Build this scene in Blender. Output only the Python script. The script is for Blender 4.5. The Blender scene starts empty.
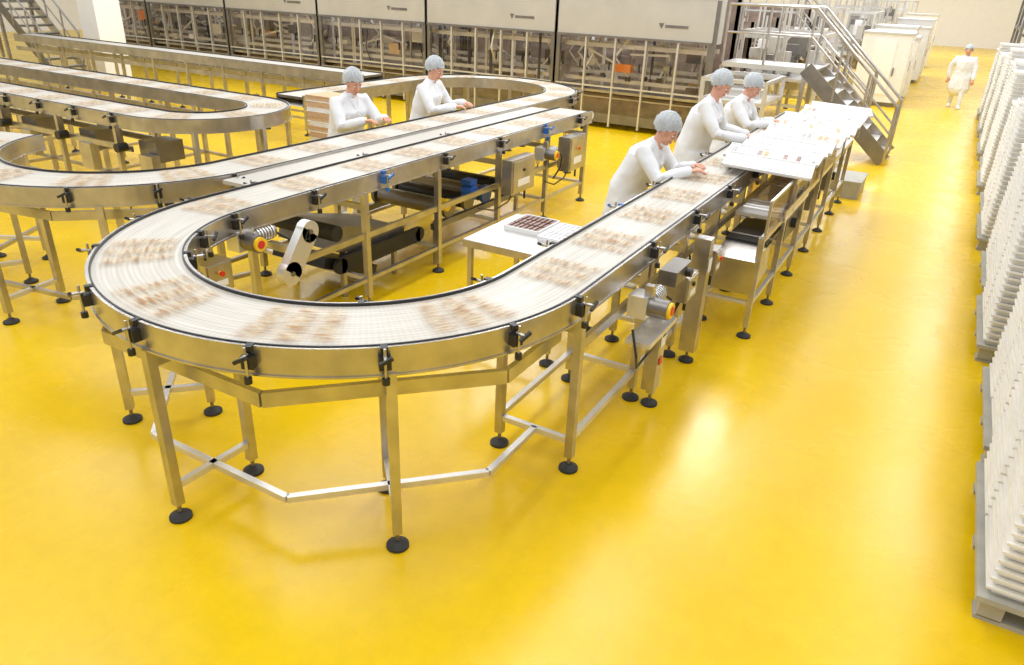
import bpy, bmesh, math, random
from math import sin, cos, pi, radians
from mathutils import Vector, Matrix, Euler
random.seed(7)
V=Vector
SC=bpy.context.scene
try:
    SC.view_settings.view_transform='Standard'
except Exception: pass

# ---------------------------------------------------------------- materials
def mat(name,col,rough=.5,metal=0.0,var=0.0,vscale=8,bump=0.0,bscale=60,spec=.5,alpha=None,stretch=None,coat=0):
    m=bpy.data.materials.new(name); m.use_nodes=True
    nt=m.node_tree; b=nt.nodes['Principled BSDF']
    b.inputs['Base Color'].default_value=(*col,1); b.inputs['Roughness'].default_value=rough
    b.inputs['Metallic'].default_value=metal; b.inputs['Specular IOR Level'].default_value=spec
    if coat: b.inputs['Coat Weight'].default_value=coat
    tc=nt.nodes.new('ShaderNodeTexCoord')
    src=tc.outputs['Object']
    if stretch:
        mp=nt.nodes.new('ShaderNodeMapping'); mp.inputs['Scale'].default_value=stretch
        nt.links.new(src,mp.inputs['Vector']); src=mp.outputs['Vector']
    if var>0:
        n=nt.nodes.new('ShaderNodeTexNoise'); n.inputs['Scale'].default_value=vscale; n.inputs['Detail'].default_value=4
        nt.links.new(src,n.inputs['Vector'])
        r=nt.nodes.new('ShaderNodeValToRGB')
        r.color_ramp.elements[0].position=.3; r.color_ramp.elements[1].position=.7
        r.color_ramp.elements[0].color=(*[c*(1-var) for c in col],1)
        r.color_ramp.elements[1].color=(*[min(1,c*(1+var)) for c in col],1)
        nt.links.new(n.outputs['Fac'],r.inputs['Fac']); nt.links.new(r.outputs['Color'],b.inputs['Base Color'])
    if bump>0:
        n2=nt.nodes.new('ShaderNodeTexNoise'); n2.inputs['Scale'].default_value=bscale
        nt.links.new(src,n2.inputs['Vector'])
        bp=nt.nodes.new('ShaderNodeBump'); bp.inputs['Strength'].default_value=bump; bp.inputs['Distance'].default_value=.01
        nt.links.new(n2.outputs['Fac'],bp.inputs['Height']); nt.links.new(bp.outputs['Normal'],b.inputs['Normal'])
    if alpha is not None: b.inputs['Alpha'].default_value=alpha
    return m

STEEL=mat('brushed_steel',(.50,.475,.45),.28,.88,.18,6,.05,120)
STEELD=mat('steel_dark',(.24,.225,.21),.4,.8,.15,5)
STEELL=mat('steel_light',(.70,.69,.67),.34,.6,.06,4)
HEAD=mat('machine_cover_steel',(.58,.56,.52),.35,.4,.05,2)
BLACK=mat('black_plastic',(.015,.015,.017),.4,0,.2,20)
RUBBER=mat('black_rubber',(.03,.03,.03),.65,0,.2,30)
DARK=mat('machine_interior',(.07,.055,.05),.6,.2,.3,5)
BACKP=mat('machine_back_panel',(.24,.18,.145),.5,.3,.45,2.5)
WHITE=mat('white_plastic',(.84,.84,.84),.45,0,.03,10)
WHITEW=mat('white_paint',(.90,.90,.89),.6,0,.02,3)
OFFW=mat('tray_plastic',(.82,.815,.80),.5,0,.06,6)
GREY=mat('grey_plastic',(.42,.42,.40),.55,0,.1,10)
PALW=mat('pallet_plastic',(.42,.41,.36),.6,0,.1,9)
YEL=mat('yellow_paint',(.9,.6,.02),.35,0,.05,10)
RED=mat('red_plastic',(.65,.03,.02),.35,0,.05,10)
ORANGE=mat('orange_guard',(.75,.22,.03),.45,0,.05,10)
BLUE=mat('blue_drum',(.02,.10,.42),.35,0,.1,10)
LBLUE=mat('blue_clamp',(.02,.14,.5),.35,0,.1,10)
CHOC=mat('chocolate',(.16,.055,.025),.35,0,.25,30,.2,80)
TAN=mat('biscuit',(.62,.42,.24),.7,0,.2,50,.3,120)
CLOTH=mat('white_coat_cotton',(.79,.81,.85),.85,0,.04,5,.3,25)
CLOTH2=mat('white_trouser_cotton',(.74,.76,.79),.85,0,.05,5,.25,35)
SKIN=mat('skin',(.66,.34,.23),.5,0,.06,20)
HAIR=mat('hair_brown',(.05,.03,.018),.6,0,.4,60)
LIPS=mat('lips',(.55,.22,.18),.45,0,.05,20)
EYEW=mat('eye_white',(.85,.85,.83),.25,0,.01,5)
NETM=mat('hairnet_mesh',(.74,.80,.88),.7,0,.2,70,.6,140,alpha=.62)

def glass(name,col,a):
    m=bpy.data.materials.new(name); m.use_nodes=True; nt=m.node_tree; nt.nodes.clear()
    o=nt.nodes.new('ShaderNodeOutputMaterial'); mx=nt.nodes.new('ShaderNodeMixShader')
    t=nt.nodes.new('ShaderNodeBsdfTransparent'); g=nt.nodes.new('ShaderNodeBsdfGlossy')
    t.inputs['Color'].default_value=(*col,1); g.inputs['Roughness'].default_value=.05
    n=nt.nodes.new('ShaderNodeTexNoise'); n.inputs['Scale'].default_value=1.5
    mr=nt.nodes.new('ShaderNodeMapRange'); mr.inputs['To Min'].default_value=a*.6; mr.inputs['To Max'].default_value=a*1.4
    nt.links.new(n.outputs['Fac'],mr.inputs['Value']); nt.links.new(mr.outputs['Result'],mx.inputs['Fac'])
    nt.links.new(t.outputs[0],mx.inputs[1]); nt.links.new(g.outputs[0],mx.inputs[2]); nt.links.new(mx.outputs[0],o.inputs[0])
    return m
GLASS=glass('machine_glass',(.97,.95,.93),.07)
PERSP=glass('perspex_guard',(.80,.72,.62),.2)

def floor_mat():
    m=bpy.data.materials.new('yellow_resin_floor'); m.use_nodes=True; nt=m.node_tree; b=nt.nodes['Principled BSDF']
    tc=nt.nodes.new('ShaderNodeTexCoord')
    n=nt.nodes.new('ShaderNodeTexNoise'); n.inputs['Scale'].default_value=.55; n.inputs['Detail'].default_value=5
    nt.links.new(tc.outputs['Object'],n.inputs['Vector'])
    r=nt.nodes.new('ShaderNodeValToRGB'); r.color_ramp.elements[0].position=.3; r.color_ramp.elements[1].position=.72
    r.color_ramp.elements[0].color=(.80,.51,.003,1); r.color_ramp.elements[1].color=(.87,.585,.004,1)
    nt.links.new(n.outputs['Fac'],r.inputs['Fac'])
    n3=nt.nodes.new('ShaderNodeTexNoise'); n3.inputs['Scale'].default_value=9; n3.inputs['Detail'].default_value=8; n3.inputs['Roughness'].default_value=.7
    nt.links.new(tc.outputs['Object'],n3.inputs['Vector'])
    r3=nt.nodes.new('ShaderNodeMapRange'); r3.inputs['From Min'].default_value=.3; r3.inputs['From Max'].default_value=.7
    r3.inputs['To Min'].default_value=.93; r3.inputs['To Max'].default_value=1.03
    nt.links.new(n3.outputs['Fac'],r3.inputs['Value'])
    mu=nt.nodes.new('ShaderNodeVectorMath'); mu.operation='SCALE'
    nt.links.new(r.outputs['Color'],mu.inputs[0]); nt.links.new(r3.outputs['Result'],mu.inputs['Scale'])
    nt.links.new(mu.outputs[0],b.inputs['Base Color'])
    n2=nt.nodes.new('ShaderNodeTexNoise'); n2.inputs['Scale'].default_value=1.7; n2.inputs['Detail'].default_value=6
    nt.links.new(tc.outputs['Object'],n2.inputs['Vector'])
    mr=nt.nodes.new('ShaderNodeMapRange'); mr.inputs['To Min'].default_value=.17; mr.inputs['To Max'].default_value=.36
    nt.links.new(n2.outputs['Fac'],mr.inputs['Value']); nt.links.new(mr.outputs['Result'],b.inputs['Roughness'])
    n4=nt.nodes.new('ShaderNodeTexNoise'); n4.inputs['Scale'].default_value=14
    nt.links.new(tc.outputs['Object'],n4.inputs['Vector'])
    bp=nt.nodes.new('ShaderNodeBump'); bp.inputs['Strength'].default_value=.10; bp.inputs['Distance'].default_value=.01
    nt.links.new(n4.outputs['Fac'],bp.inputs['Height']); nt.links.new(bp.outputs['Normal'],b.inputs['Normal'])
    b.inputs['Specular IOR Level'].default_value=.45
    return m

def belt_mat():
    m=bpy.data.materials.new('slat_belt'); m.use_nodes=True; nt=m.node_tree; b=nt.nodes['Principled BSDF']
    uv=nt.nodes.new('ShaderNodeUVMap'); uv.uv_map='UVMap'
    w=nt.nodes.new('ShaderNodeTexWave'); w.wave_type='BANDS'; w.bands_direction='X'; w.inputs['Scale'].default_value=12.0
    nt.links.new(uv.outputs[0],w.inputs['Vector'])
    w2=nt.nodes.new('ShaderNodeTexWave'); w2.wave_type='BANDS'; w2.bands_direction='Y'; w2.inputs['Scale'].default_value=12.0
    nt.links.new(uv.outputs[0],w2.inputs['Vector'])
    mp=nt.nodes.new('ShaderNodeMapping'); mp.inputs['Scale'].default_value=(.8,16,1); nt.links.new(uv.outputs[0],mp.inputs[0])
    n=nt.nodes.new('ShaderNodeTexNoise'); n.inputs['Scale'].default_value=2; n.inputs['Detail'].default_value=4
    nt.links.new(mp.outputs[0],n.inputs['Vector'])
    r=nt.nodes.new('ShaderNodeValToRGB'); r.color_ramp.elements[0].color=(.48,.445,.38,1); r.color_ramp.elements[1].color=(.70,.67,.60,1)
    r.color_ramp.elements[0].position=.25; r.color_ramp.elements[1].position=.75
    nt.links.new(n.outputs['Fac'],r.inputs['Fac'])
    mr=nt.nodes.new('ShaderNodeMapRange'); mr.inputs['To Min'].default_value=.95; mr.inputs['To Max'].default_value=1.02
    nt.links.new(w.outputs['Fac'],mr.inputs['Value'])
    mr2=nt.nodes.new('ShaderNodeMapRange'); mr2.inputs['To Min'].default_value=.88; mr2.inputs['To Max'].default_value=1.03
    nt.links.new(w2.outputs['Fac'],mr2.inputs['Value'])
    ml=nt.nodes.new('ShaderNodeMath'); ml.operation='MULTIPLY'; nt.links.new(mr.outputs[0],ml.inputs[0]); nt.links.new(mr2.outputs[0],ml.inputs[1])
    mu=nt.nodes.new('ShaderNodeVectorMath'); mu.operation='SCALE'
    nt.links.new(r.outputs['Color'],mu.inputs[0]); nt.links.new(ml.outputs[0],mu.inputs['Scale'])
    nt.links.new(mu.outputs[0],b.inputs['Base Color'])
    b.inputs['Roughness'].default_value=.38
    return m
BELT=belt_mat()

def streak_mat():
    m=bpy.data.materials.new('moving_snack_bars'); m.use_nodes=True; nt=m.node_tree; b=nt.nodes['Principled BSDF']
    uv=nt.nodes.new('ShaderNodeUVMap'); uv.uv_map='UVMap'
    sx=nt.nodes.new('ShaderNodeSeparateXYZ'); nt.links.new(uv.outputs[0],sx.inputs[0])
    def M(op,a,bv=None,c=None):
        n=nt.nodes.new('ShaderNodeMath'); n.operation=op
        for i,x in enumerate((a,bv,c)):
            if x is None: continue
            if isinstance(x,(int,float)): n.inputs[i].default_value=x
            else: nt.links.new(x,n.inputs[i])
        return n.outputs[0]
    def NZ(sc,det=3):
        mp=nt.nodes.new('ShaderNodeMapping'); mp.inputs['Scale'].default_value=sc; nt.links.new(uv.outputs[0],mp.inputs[0])
        n=nt.nodes.new('ShaderNodeTexNoise'); n.inputs['Scale'].default_value=1.0; n.inputs['Detail'].default_value=det
        nt.links.new(mp.outputs[0],n.inputs['Vector']); return n.outputs['Fac']
    fx=M('FRACT',sx.outputs[0]); fy=M('FRACT',sx.outputs[1])
    jag=M('MULTIPLY',M('SUBTRACT',NZ((.3,20,1),2),.5),.30)
    fxx=M('ADD',fx,jag)
    row=M('MULTIPLY_ADD',M('SINE',M('MULTIPLY_ADD',fxx,18.85,-1.57)),.5,.5)
    row=M('MULTIPLY_ADD',M('POWER',row,.6),.75,.25)
    hard=M('SUBTRACT',1,M('POWER',M('ABSOLUTE',M('SUBTRACT',M('MULTIPLY',fx,2),1)),5))
    ey=M('SUBTRACT',1,M('POWER',M('ABSOLUTE',M('SUBTRACT',M('MULTIPLY',fy,2),1)),8))
    bar=M('POWER',M('MULTIPLY_ADD',M('SINE',M('MULTIPLY',fy,69.1)),.5,.5),.7)
    nz=NZ((5,13,1),2)
    mr=nt.nodes.new('ShaderNodeMapRange'); mr.inputs['From Min'].default_value=.36; mr.inputs['From Max'].default_value=.60
    nt.links.new(nz,mr.inputs['Value'])
    a=M('MULTIPLY',M('MULTIPLY',M('MULTIPLY',row,ey),hard),M('MULTIPLY',M('MULTIPLY_ADD',mr.outputs[0],.62,.28),M('MULTIPLY_ADD',bar,.60,.40)))
    nt.links.new(a,b.inputs['Alpha'])
    r=nt.nodes.new('ShaderNodeValToRGB'); r.color_ramp.elements[0].color=(.74,.56,.30,1); r.color_ramp.elements[1].color=(.38,.18,.05,1)
    r.color_ramp.elements[0].position=.46; r.color_ramp.elements[1].position=.60
    nt.links.new(nz,r.inputs['Fac']); nt.links.new(r.outputs['Color'],b.inputs['Base Color'])
    b.inputs['Roughness'].default_value=.7
    return m
STREAK=streak_mat()

# ---------------------------------------------------------------- mesh builder
class B:
    def __init__(s): s.v=[];s.f=[];s.mi=[];s.mats=[];s.uv={};s.sm=[]
    def add(s,vs,fs,m,uvs=None,smooth=False):
        if m not in s.mats: s.mats.append(m)
        i=s.mats.index(m); o=len(s.v)
        s.v+= [tuple(v) for v in vs]
        for f in fs:
            s.f.append([o+k for k in f]); s.mi.append(i); s.sm.append(smooth)
        if uvs:
            for k,u in enumerate(uvs): s.uv[o+k]=u
    def box(s,c,d,m,rot=None,bev=0):
        hx,hy,hz=d[0]/2,d[1]/2,d[2]/2
        vs=[V((x*hx,y*hy,z*hz)) for x in(-1,1) for y in(-1,1) for z in(-1,1)]
        if rot is not None:
            R=rot if isinstance(rot,Matrix) else Euler(rot).to_matrix()
            vs=[R@v for v in vs]
        c=V(c); vs=[v+c for v in vs]
        s.add(vs,[(0,1,3,2),(4,6,7,5),(0,4,5,1),(2,3,7,6),(0,2,6,4),(1,5,7,3)],m)
    def beam(s,a,b,w,h,m):
        a=V(a);b=V(b);d=b-a;L=d.length
        if L<1e-6:return
        z=d.normalized(); up=V((0,0,1)) if abs(z.z)<.95 else V((0,1,0))
        x=up.cross(z).normalized(); y=z.cross(x)
        R=Matrix((x,y,z)).transposed()
        s.box((a+b)/2,(w,h,L),m,R)
    def tube(s,a,b,r,m,n=10,r2=None):
        a=V(a);b=V(b);z=(b-a).normalized(); up=V((0,0,1)) if abs(z.z)<.95 else V((0,1,0))
        x=up.cross(z).normalized(); y=z.cross(x); r2=r if r2 is None else r2
        vs=[];
        for p,rr in((a,r),(b,r2)):
            for k in range(n):
                t=2*pi*k/n; vs.append(p+x*rr*cos(t)+y*rr*sin(t))
        fs=[(k,(k+1)%n,n+(k+1)%n,n+k) for k in range(n)]
        s.add(vs,fs,m,smooth=True)
        s.add(vs[:n],[tuple(range(n))[::-1]],m); s.add(vs[n:],[tuple(range(n))],m)
    def path(s,pts,r,m,n=8):
        for i in range(len(pts)-1): s.tube(pts[i],pts[i+1],r,m,n)
    def ell(s,c,r,m,nu=14,nv=9,R=None):
        c=V(c); vs=[];fs=[]
        for j in range(nv+1):
            p=pi*j/nv
            for i in range(nu):
                t=2*pi*i/nu; q=V((r[0]*sin(p)*cos(t),r[1]*sin(p)*sin(t),r[2]*cos(p)))
                if R is not None: q=R@q
                vs.append(c+q)
        for j in range(nv):
            for i in range(nu):
                fs.append((j*nu+i,(j+1)*nu+i,(j+1)*nu+(i+1)%nu,j*nu+(i+1)%nu))
        s.add(vs,fs,m,smooth=True)
    def limb(s,pts,rad,m,side=V((0,1,0)),n=14):
        P=[V(p) for p in pts]; rad=[(r,r) if not isinstance(r,tuple) else r for r in rad]
        rings=[]
        N=len(P)
        def tan(i):
            if i==0:return (P[1]-P[0]).normalized()
            if i==N-1:return (P[-1]-P[-2]).normalized()
            return ((P[i+1]-P[i]).normalized()+(P[i]-P[i-1]).normalized()).normalized()
        def ring(c,t,a,b):
            sd=(side-t*side.dot(t))
            if sd.length<.05: sd=V((1,0,0))-t*t.x
            sd.normalize(); o=t.cross(sd)
            return [c+o*a*cos(2*pi*k/n)+sd*b*sin(2*pi*k/n) for k in range(n)]
        t=tan(0);a,b=rad[0];e=min(a,b)
        for q in(-1,-.85,-.5):
            k=math.sqrt(max(.0004,1-q*q)); rings.append(ring(P[0]+t*e*q,t,a*k,b*k))
        for i in range(N): rings.append(ring(P[i],tan(i),*rad[i]))
        t=tan(N-1);a,b=rad[-1];e=min(a,b)
        for q in(.5,.85,1):
            k=math.sqrt(max(.0004,1-q*q)); rings.append(ring(P[-1]+t*e*q,t,a*k,b*k))
        vs=[v for r in rings for v in r]; fs=[]
        for j in range(len(rings)-1):
            for k in range(n): fs.append((j*n+k,j*n+(k+1)%n,(j+1)*n+(k+1)%n,(j+1)*n+k))
        fs.append(tuple(range(n))[::-1]); fs.append(tuple((len(rings)-1)*n+k for k in range(n)))
        s.add(vs,fs,m,smooth=True)
    def obj(s,name,parent=None,loc=(0,0,0)):
        me=bpy.data.meshes.new(name); me.from_pydata(s.v,[],s.f)
        for m in s.mats: me.materials.append(m)
        me.polygons.foreach_set('material_index',s.mi); me.polygons.foreach_set('use_smooth',s.sm)
        if s.uv:
            u=me.uv_layers.new(name='UVMap')
            for l in me.loops:
                u.data[l.index].uv=s.uv.get(l.vertex_index,(0,0))
        me.update()
        bm=bmesh.new(); bm.from_mesh(me); bmesh.ops.recalc_face_normals(bm,faces=bm.faces); bm.to_mesh(me); bm.free()
        o=bpy.data.objects.new(name,me); SC.collection.objects.link(o); o.location=loc
        if parent: o.parent=parent
        return o

def empty(name,loc=(0,0,0),rz=0):
    e=bpy.data.objects.new(name,None); e.empty_display_size=.2; SC.collection.objects.link(e)
    e.location=loc; e.rotation_euler=(0,0,rz); return e

# ---------------------------------------------------------------- camera
D=V((-62,1508,727)).normalized(); Yv=V((466,-332,727)); Yv=(Yv-D*Yv.dot(D)).normalized(); Xv=Yv.cross(-D)
if Xv.x<0: Xv=-Xv
w=lambda q:V((q.dot(Xv),q.dot(Yv),-q.dot(D)))
r_,u_,b_=w(V((1,0,0))),w(V((0,-1,0))),w(V((0,0,-1)))
cam=bpy.data.cameras.new('camera'); co=bpy.data.objects.new('camera',cam); SC.collection.objects.link(co)
co.matrix_world=Matrix(((r_.x,u_.x,b_.x,0),(r_.y,u_.y,b_.y,0),(r_.z,u_.z,b_.z,2.6),(0,0,0,1)))
cam.sensor_width=36; cam.lens=727/1024*36; cam.clip_end=200
SC.camera=co

# ---------------------------------------------------------------- room
b=B(); b.add([(-34,-6,0),(7,-6,0),(7,56,0),(-34,56,0)],[(0,1,2,3)],floor_mat()); b.obj('floor')
b=B(); b.box((-13.5,56.1,3.5),(41,.2,7),WHITEW); b.obj('wall_back')
b=B(); b.box((-34.1,25,3.5),(.2,62,7),WHITEW); b.obj('wall_left')
b=B(); b.box((7.1,25,3.5),(.2,62,7),WHITEW); b.obj('wall_right')

# ---------------------------------------------------------------- conveyors
HB=1.13
def arc(cx,cy,r,a0,a1,n):
    return [(cx+r*cos(radians(a0+(a1-a0)*i/n)),cy+r*sin(radians(a0+(a1-a0)*i/n))) for i in range(n+1)]
def line(p,q,step=.25):
    L=math.dist(p,q); n=max(1,int(L/step)); return [(p[0]+(q[0]-p[0])*i/n,p[1]+(q[1]-p[1])*i/n) for i in range(n+1)]
def join(*ls):
    out=[]
    for l in ls:
        for p in l:
            if not out or math.dist(out[-1],p)>1e-3: out.append(p)
    return out
class Path:
    def __init__(s,pts):
        s.p=[V((x,y,0)) for x,y in pts]; s.s=[0]
        for i in range(1,len(s.p)): s.s.append(s.s[-1]+(s.p[i]-s.p[i-1]).length)
        s.n=[]
        for i in range(len(s.p)):
            a=s.p[max(0,i-1)]; c=s.p[min(len(s.p)-1,i+1)]; t=(c-a).normalized(); s.n.append(V((t.y,-t.x,0)))
        s.L=s.s[-1]
    def at(s,d):
        d=max(0,min(s.L,d))
        for i in range(1,len(s.p)):
            if s.s[i]>=d:
                k=(d-s.s[i-1])/(s.s[i]-s.s[i-1]); return s.p[i-1].lerp(s.p[i],k), s.n[i-1].lerp(s.n[i],k).normalized()
        return s.p[-1],s.n[-1]
def strip(b,path,prof,m,closed=True,uv=False):
    k=len(prof); vs=[];uvs=[]
    for i,p in enumerate(path.p):
        for (o,z) in prof:
            q=p+path.n[i]*o; vs.append((q.x,q.y,z)); uvs.append((path.s[i],o))
    fs=[]
    for i in range(len(path.p)-1):
        for j in range(k if closed else k-1):
            j2=(j+1)%k; fs.append((i*k+j,i*k+j2,(i+1)*k+j2,(i+1)*k+j))
    if closed:
        fs.append(tuple(range(k))); fs.append(tuple((len(path.p)-1)*k+j for j in range(k)))
    b.add(vs,fs,m,uvs if uv else None)
def rect(o0,o1,z0,z1): return [(o0,z0),(o1,z0),(o1,z1),(o0,z1)]
def clamp(b,p,out,z=HB,side=1,blue=False):
    p=V((p.x,p.y,0)); t=V((-out.y,out.x,0)); R=Matrix((out,t,V((0,0,1)))).transposed()
    m=LBLUE if blue else BLACK
    b.box(p+out*.015+V((0,0,z-.055)),(.05,.055,.06),m,R)
    b.box(p+out*.0+V((0,0,z+.002)),(.040,.032,.030),m,R)
    b.tube(p+out*.045+V((0,0,z-.13)),p+out*.045+V((0,0,z+.025)),.007,STEEL,6)
    b.tube(p+out*.03+V((0,0,z-.015)),p+out*.09+V((0,0,z-.015)),.009,STEEL,6)
    b.beam(p+out*.09-t*.03+V((0,0,z-.03)),p+out*.09+t*.03+V((0,0,z+.0)),.016,.016,m)
    b.tube(p+out*.045+V((0,0,z-.15)),p+out*.045+V((0,0,z-.12)),.018,m,8)
def leg(b,x,y,top,w=.05,m=None,ang=0):
    m=m or STEEL
    b.box((x,y,(top+.09)/2+.0),(w,w,top-.09),m,(0,0,ang))
    b.tube((x,y,.02),(x,y,.10),.011,STEELD,8)
    b.tube((x,y,0),(x,y,.016),.058,RUBBER,16); b.tube((x,y,.016),(x,y,.04),.05,RUBBER,16,r2=.02)
def conveyor(b,pts,w=.48,lanes=1):
    p=Path(pts); h=w/2
    strip(b,p,[(-h+.012,HB),(h-.012,HB)],BELT,False,True)
    strip(b,p,rect(-h+.02,h-.02,HB-.035,HB-.004),STEELD)
    strip(b,p,rect(-h+.03,h-.03,HB-.13,HB-.115),OFFW)
    for sg in(-1,1):
        o=sg*h
        strip(b,p,rect(o-.008*sg,o+.014*sg,HB-.125,HB+.012),STEEL)
        strip(b,p,rect(o-.012*sg,o-.004*sg,HB-.0,HB+.017),BLACK)
        strip(b,p,rect(o-.02*sg,o+.02*sg,HB-.135,HB-.125),STEEL)
    return p
def bars(b,p,w,s0,L,phase):
    n=max(2,int(L/.05)); vs=[];uvs=[];h=w/2-.045
    for i in range(n+1):
        c,nn=p.at(s0+L*i/n)
        for j,o in enumerate((-h,h)):
            q=c+nn*o; vs.append((q.x,q.y,HB+.012)); uvs.append((phase+.001+.998*i/n,phase+.001+.998*j))
    fs=[(2*i,2*i+1,2*i+3,2*i+2) for i in range(n)]
    b.add(vs,fs,STREAK,uvs)

# main U conveyor
CX,CY,RC=-2.92,3.285,1.262
RO,RI=RC+.24,RC-.24
XR0,XR1=CX+RO,CX+RI
bm_=B()
main=conveyor(bm_,join(line((CX+RC,10.9),(CX+RC,CY)),arc(CX,CY,RC,0,-180,64),line((CX-RC,CY),(CX-RC,8.9))))
for a in(0,-45,-91,-135,-180):
    ca,sa=cos(radians(a)),sin(radians(a))
    for r in(RI,RO): leg(bm_,CX+r*ca,CY+r*sa,HB-.12,.048,ang=radians(a))
    bm_.beam((CX+RI*ca,CY+RI*sa,.2),(CX+RO*ca,CY+RO*sa,.2),.035,.035,STEELL)
    bm_.beam((CX+RI*ca,CY+RI*sa,.92),(CX+RO*ca,CY+RO*sa,.92),.03,.05,STEEL)
def poly(R): return [(CX+R*cos(radians(22.5)),CY)]+[(CX+R*cos(radians(a)),CY+R*sin(radians(a))) for a in(-22.5,-67.5,-112.5,-157.5)]+[(CX-R*cos(radians(22.5)),CY)]
pl=poly(RC/cos(radians(22.5)))
for i in range(5): bm_.beam((*pl[i],.2),(*pl[i+1],.2),.035,.035,STEELL)
pl=poly(1.38/cos(radians(22.5)))
for i in range(5): bm_.beam((*pl[i],.86),(*pl[i+1],.86),.03,.075,STEEL)
for a in(-3,-22,-46,-68,-92,-113,-138,-160,-178):
    o=V((cos(radians(a)),sin(radians(a)),0)); clamp(bm_,V((CX,CY,0))+o*(RO+.015),o)
for a in(-8,-50,-128,-150,-172):
    o=V((cos(radians(a)),sin(radians(a)),0)); clamp(bm_,V((CX,CY,0))+o*(RI-.015),-o)
for y in(4.3,5.2,6.1,7.0,7.9,8.8,9.6): clamp(bm_,V((XR0+.015,y,0)),V((1,0,0)))
for y in(3.9,5.0,5.8,7.3,8.2): clamp(bm_,V((XR1-.015,y,0)),V((-1,0,0)),blue=(y in(5.0,8.2)))
XL1,XL0=CX-RI,CX-RO
for y in(3.9,4.7,5.6,6.6,7.6,8.5): clamp(bm_,V((XL1+.015,y,0)),V((1,0,0)),blue=(y in(4.7,7.6)))
for y in(3.8,5.1,6.4): clamp(bm_,V((XL0-.015,y,0)),V((-1,0,0)))
for y in(4.27,5.06,5.9,6.71,7.6,8.5,9.4,10.3,10.85):
    for x in(XR0,XR1): leg(bm_,x,y,HB-.12)
    bm_.beam((XR0,y,.22),(XR1,y,.22),.035,.035,STEELL); bm_.beam((XR0,y,.88),(XR1,y,.88),.03,.05,STEEL)
for x in(XR0,XR1):
    bm_.beam((x,CY,.22),(x,10.85,.22),.035,.035,STEELL); bm_.beam((x,CY,.82),(x,10.85,.82),.03,.06,STEEL)
XB=-5.22
for y in(4.47,5.5,6.6,7.7,8.75):
    for x in(XL1,XB): leg(bm_,x,y,HB-.12)
    bm_.beam((XL1,y,.25),(XB,y,.25),.035,.035,STEELL); bm_.beam((XL1,y,.88),(XB,y,.88),.03,.05,STEEL)
for x in(XL1,XB):
    bm_.beam((x,CY+.3,.25),(x,8.75,.25),.035,.035,STEEL); bm_.beam((x,CY+.3,.64),(x,8.75,.64),.03,.05,STEEL)
bm_.box((-4.60,6.25,HB-.02),(.29,5.0,.03),BELT)
bm_.tube((XL0,8.93,HB-.05),(XL1,8.93,HB-.05),.045,OFFW,14)
bm_.tube((XR1,10.93,HB-.05),(XR0,10.93,HB-.05),.045,OFFW,14)
s=.2;k=0
while s<main.L-.6:
    L=random.uniform(.42,.50); bars(bm_,main,.48,s,L,k); s+=.70 if s<7.0 else random.choice((.78,1.0)) if s<12.5 else .68; k+=1
bm_.obj('curved_slat_conveyor')

# lane 1
bl=B()
lane1=conveyor(bl,join(arc(-6.3,4.1,1.30,-165,0,52),line((-5.0,4.1),(-5.0,9.8)),arc(-6.3,9.8,1.30,0,180,48),line((-7.6,9.8),(-7.6,7.25))))
for a in(-15,-45,-80,-115,-150):
    ca,sa=cos(radians(a)),sin(radians(a))
    for r in(1.06,1.54): leg(bl,-6.3+r*ca,4.1+r*sa,HB-.12,.048,ang=radians(a))
    bl.beam((-6.3+1.06*ca,4.1+1.06*sa,.2),(-6.3+1.54*ca,4.1+1.54*sa,.2),.035,.035,STEELL)
for z,ww,hh in((.2,.035,.035),(.87,.03,.07)):
    pl=[(-6.3+1.36*cos(radians(a)),4.1+1.36*sin(radians(a))) for a in(0,-30,-62,-98,-132,-165)]
    for i in range(len(pl)-1): bl.beam((*pl[i],z),(*pl[i+1],z),ww,hh,STEEL)
for a in(-8,-30,-52,-75,-98,-120,-145):
    o=V((cos(radians(a)),sin(radians(a)),0)); clamp(bl,V((-6.3,4.1,0))+o*1.555,o)
for a in(5,35,65,95,125,155):
    o=V((cos(radians(a)),sin(radians(a)),0)); clamp(bl,V((-6.3,9.8,0))+o*1.555,o)
for a in(10,50,90,130,170):
    ca,sa=cos(radians(a)),sin(radians(a))
    for r in(1.06,1.54): leg(bl,-6.3+r*ca,9.8+r*sa,HB-.12,.048,ang=radians(a))
for y in(7.4,8.6,9.6):
    for x in(-7.36,-7.84): leg(bl,x,y,HB-.12)
for x in(-7.36,-7.84): bl.beam((x,7.3,.25),(x,9.8,.25),.035,.035,STEEL)
s=.3
while s<lane1.L-.6: bars(bl,lane1,.48,s,.4,k); k+=1; s+=.70
bl.obj('curved_slat_conveyor')

# left loop conveyor
bl=B(); LX,LY=-7.66,5.92
loop=conveyor(bl,join(line((-15.5,LY-.74),(LX,LY-.74),.5),arc(LX,LY,.74,-90,90,36),line((LX,LY+.74),(-15.5,LY+.74),.5)),.50)
for x in(-15,-13.8,-12.6,-11.4,-10.2,-9.0,-7.9):
    for dy in(-.99,-.49,.49,.99): leg(bl,x,LY+dy,HB-.12)
    bl.beam((x,LY-.99,.25),(x,LY+.99,.25),.035,.035,STEEL)
    bl.box((x+.4,LY-.74,.76),(.3,.34,.22),STEELD); bl.box((x+.5,LY-.98,.6),(.22,.1,.3),STEEL)
    bl.tube((x+.15,LY-1.0,.8),(x+.15,LY-1.12,.8),.05,BLACK,12)
for dy in(-.99,-.49,.99):
    bl.beam((-15.5,LY+dy,.25),(LX,LY+dy,.25),.035,.035,STEEL); bl.beam((-15.5,LY+dy,.78),(LX,LY+dy,.78),.03,.06,STEEL)
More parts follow.
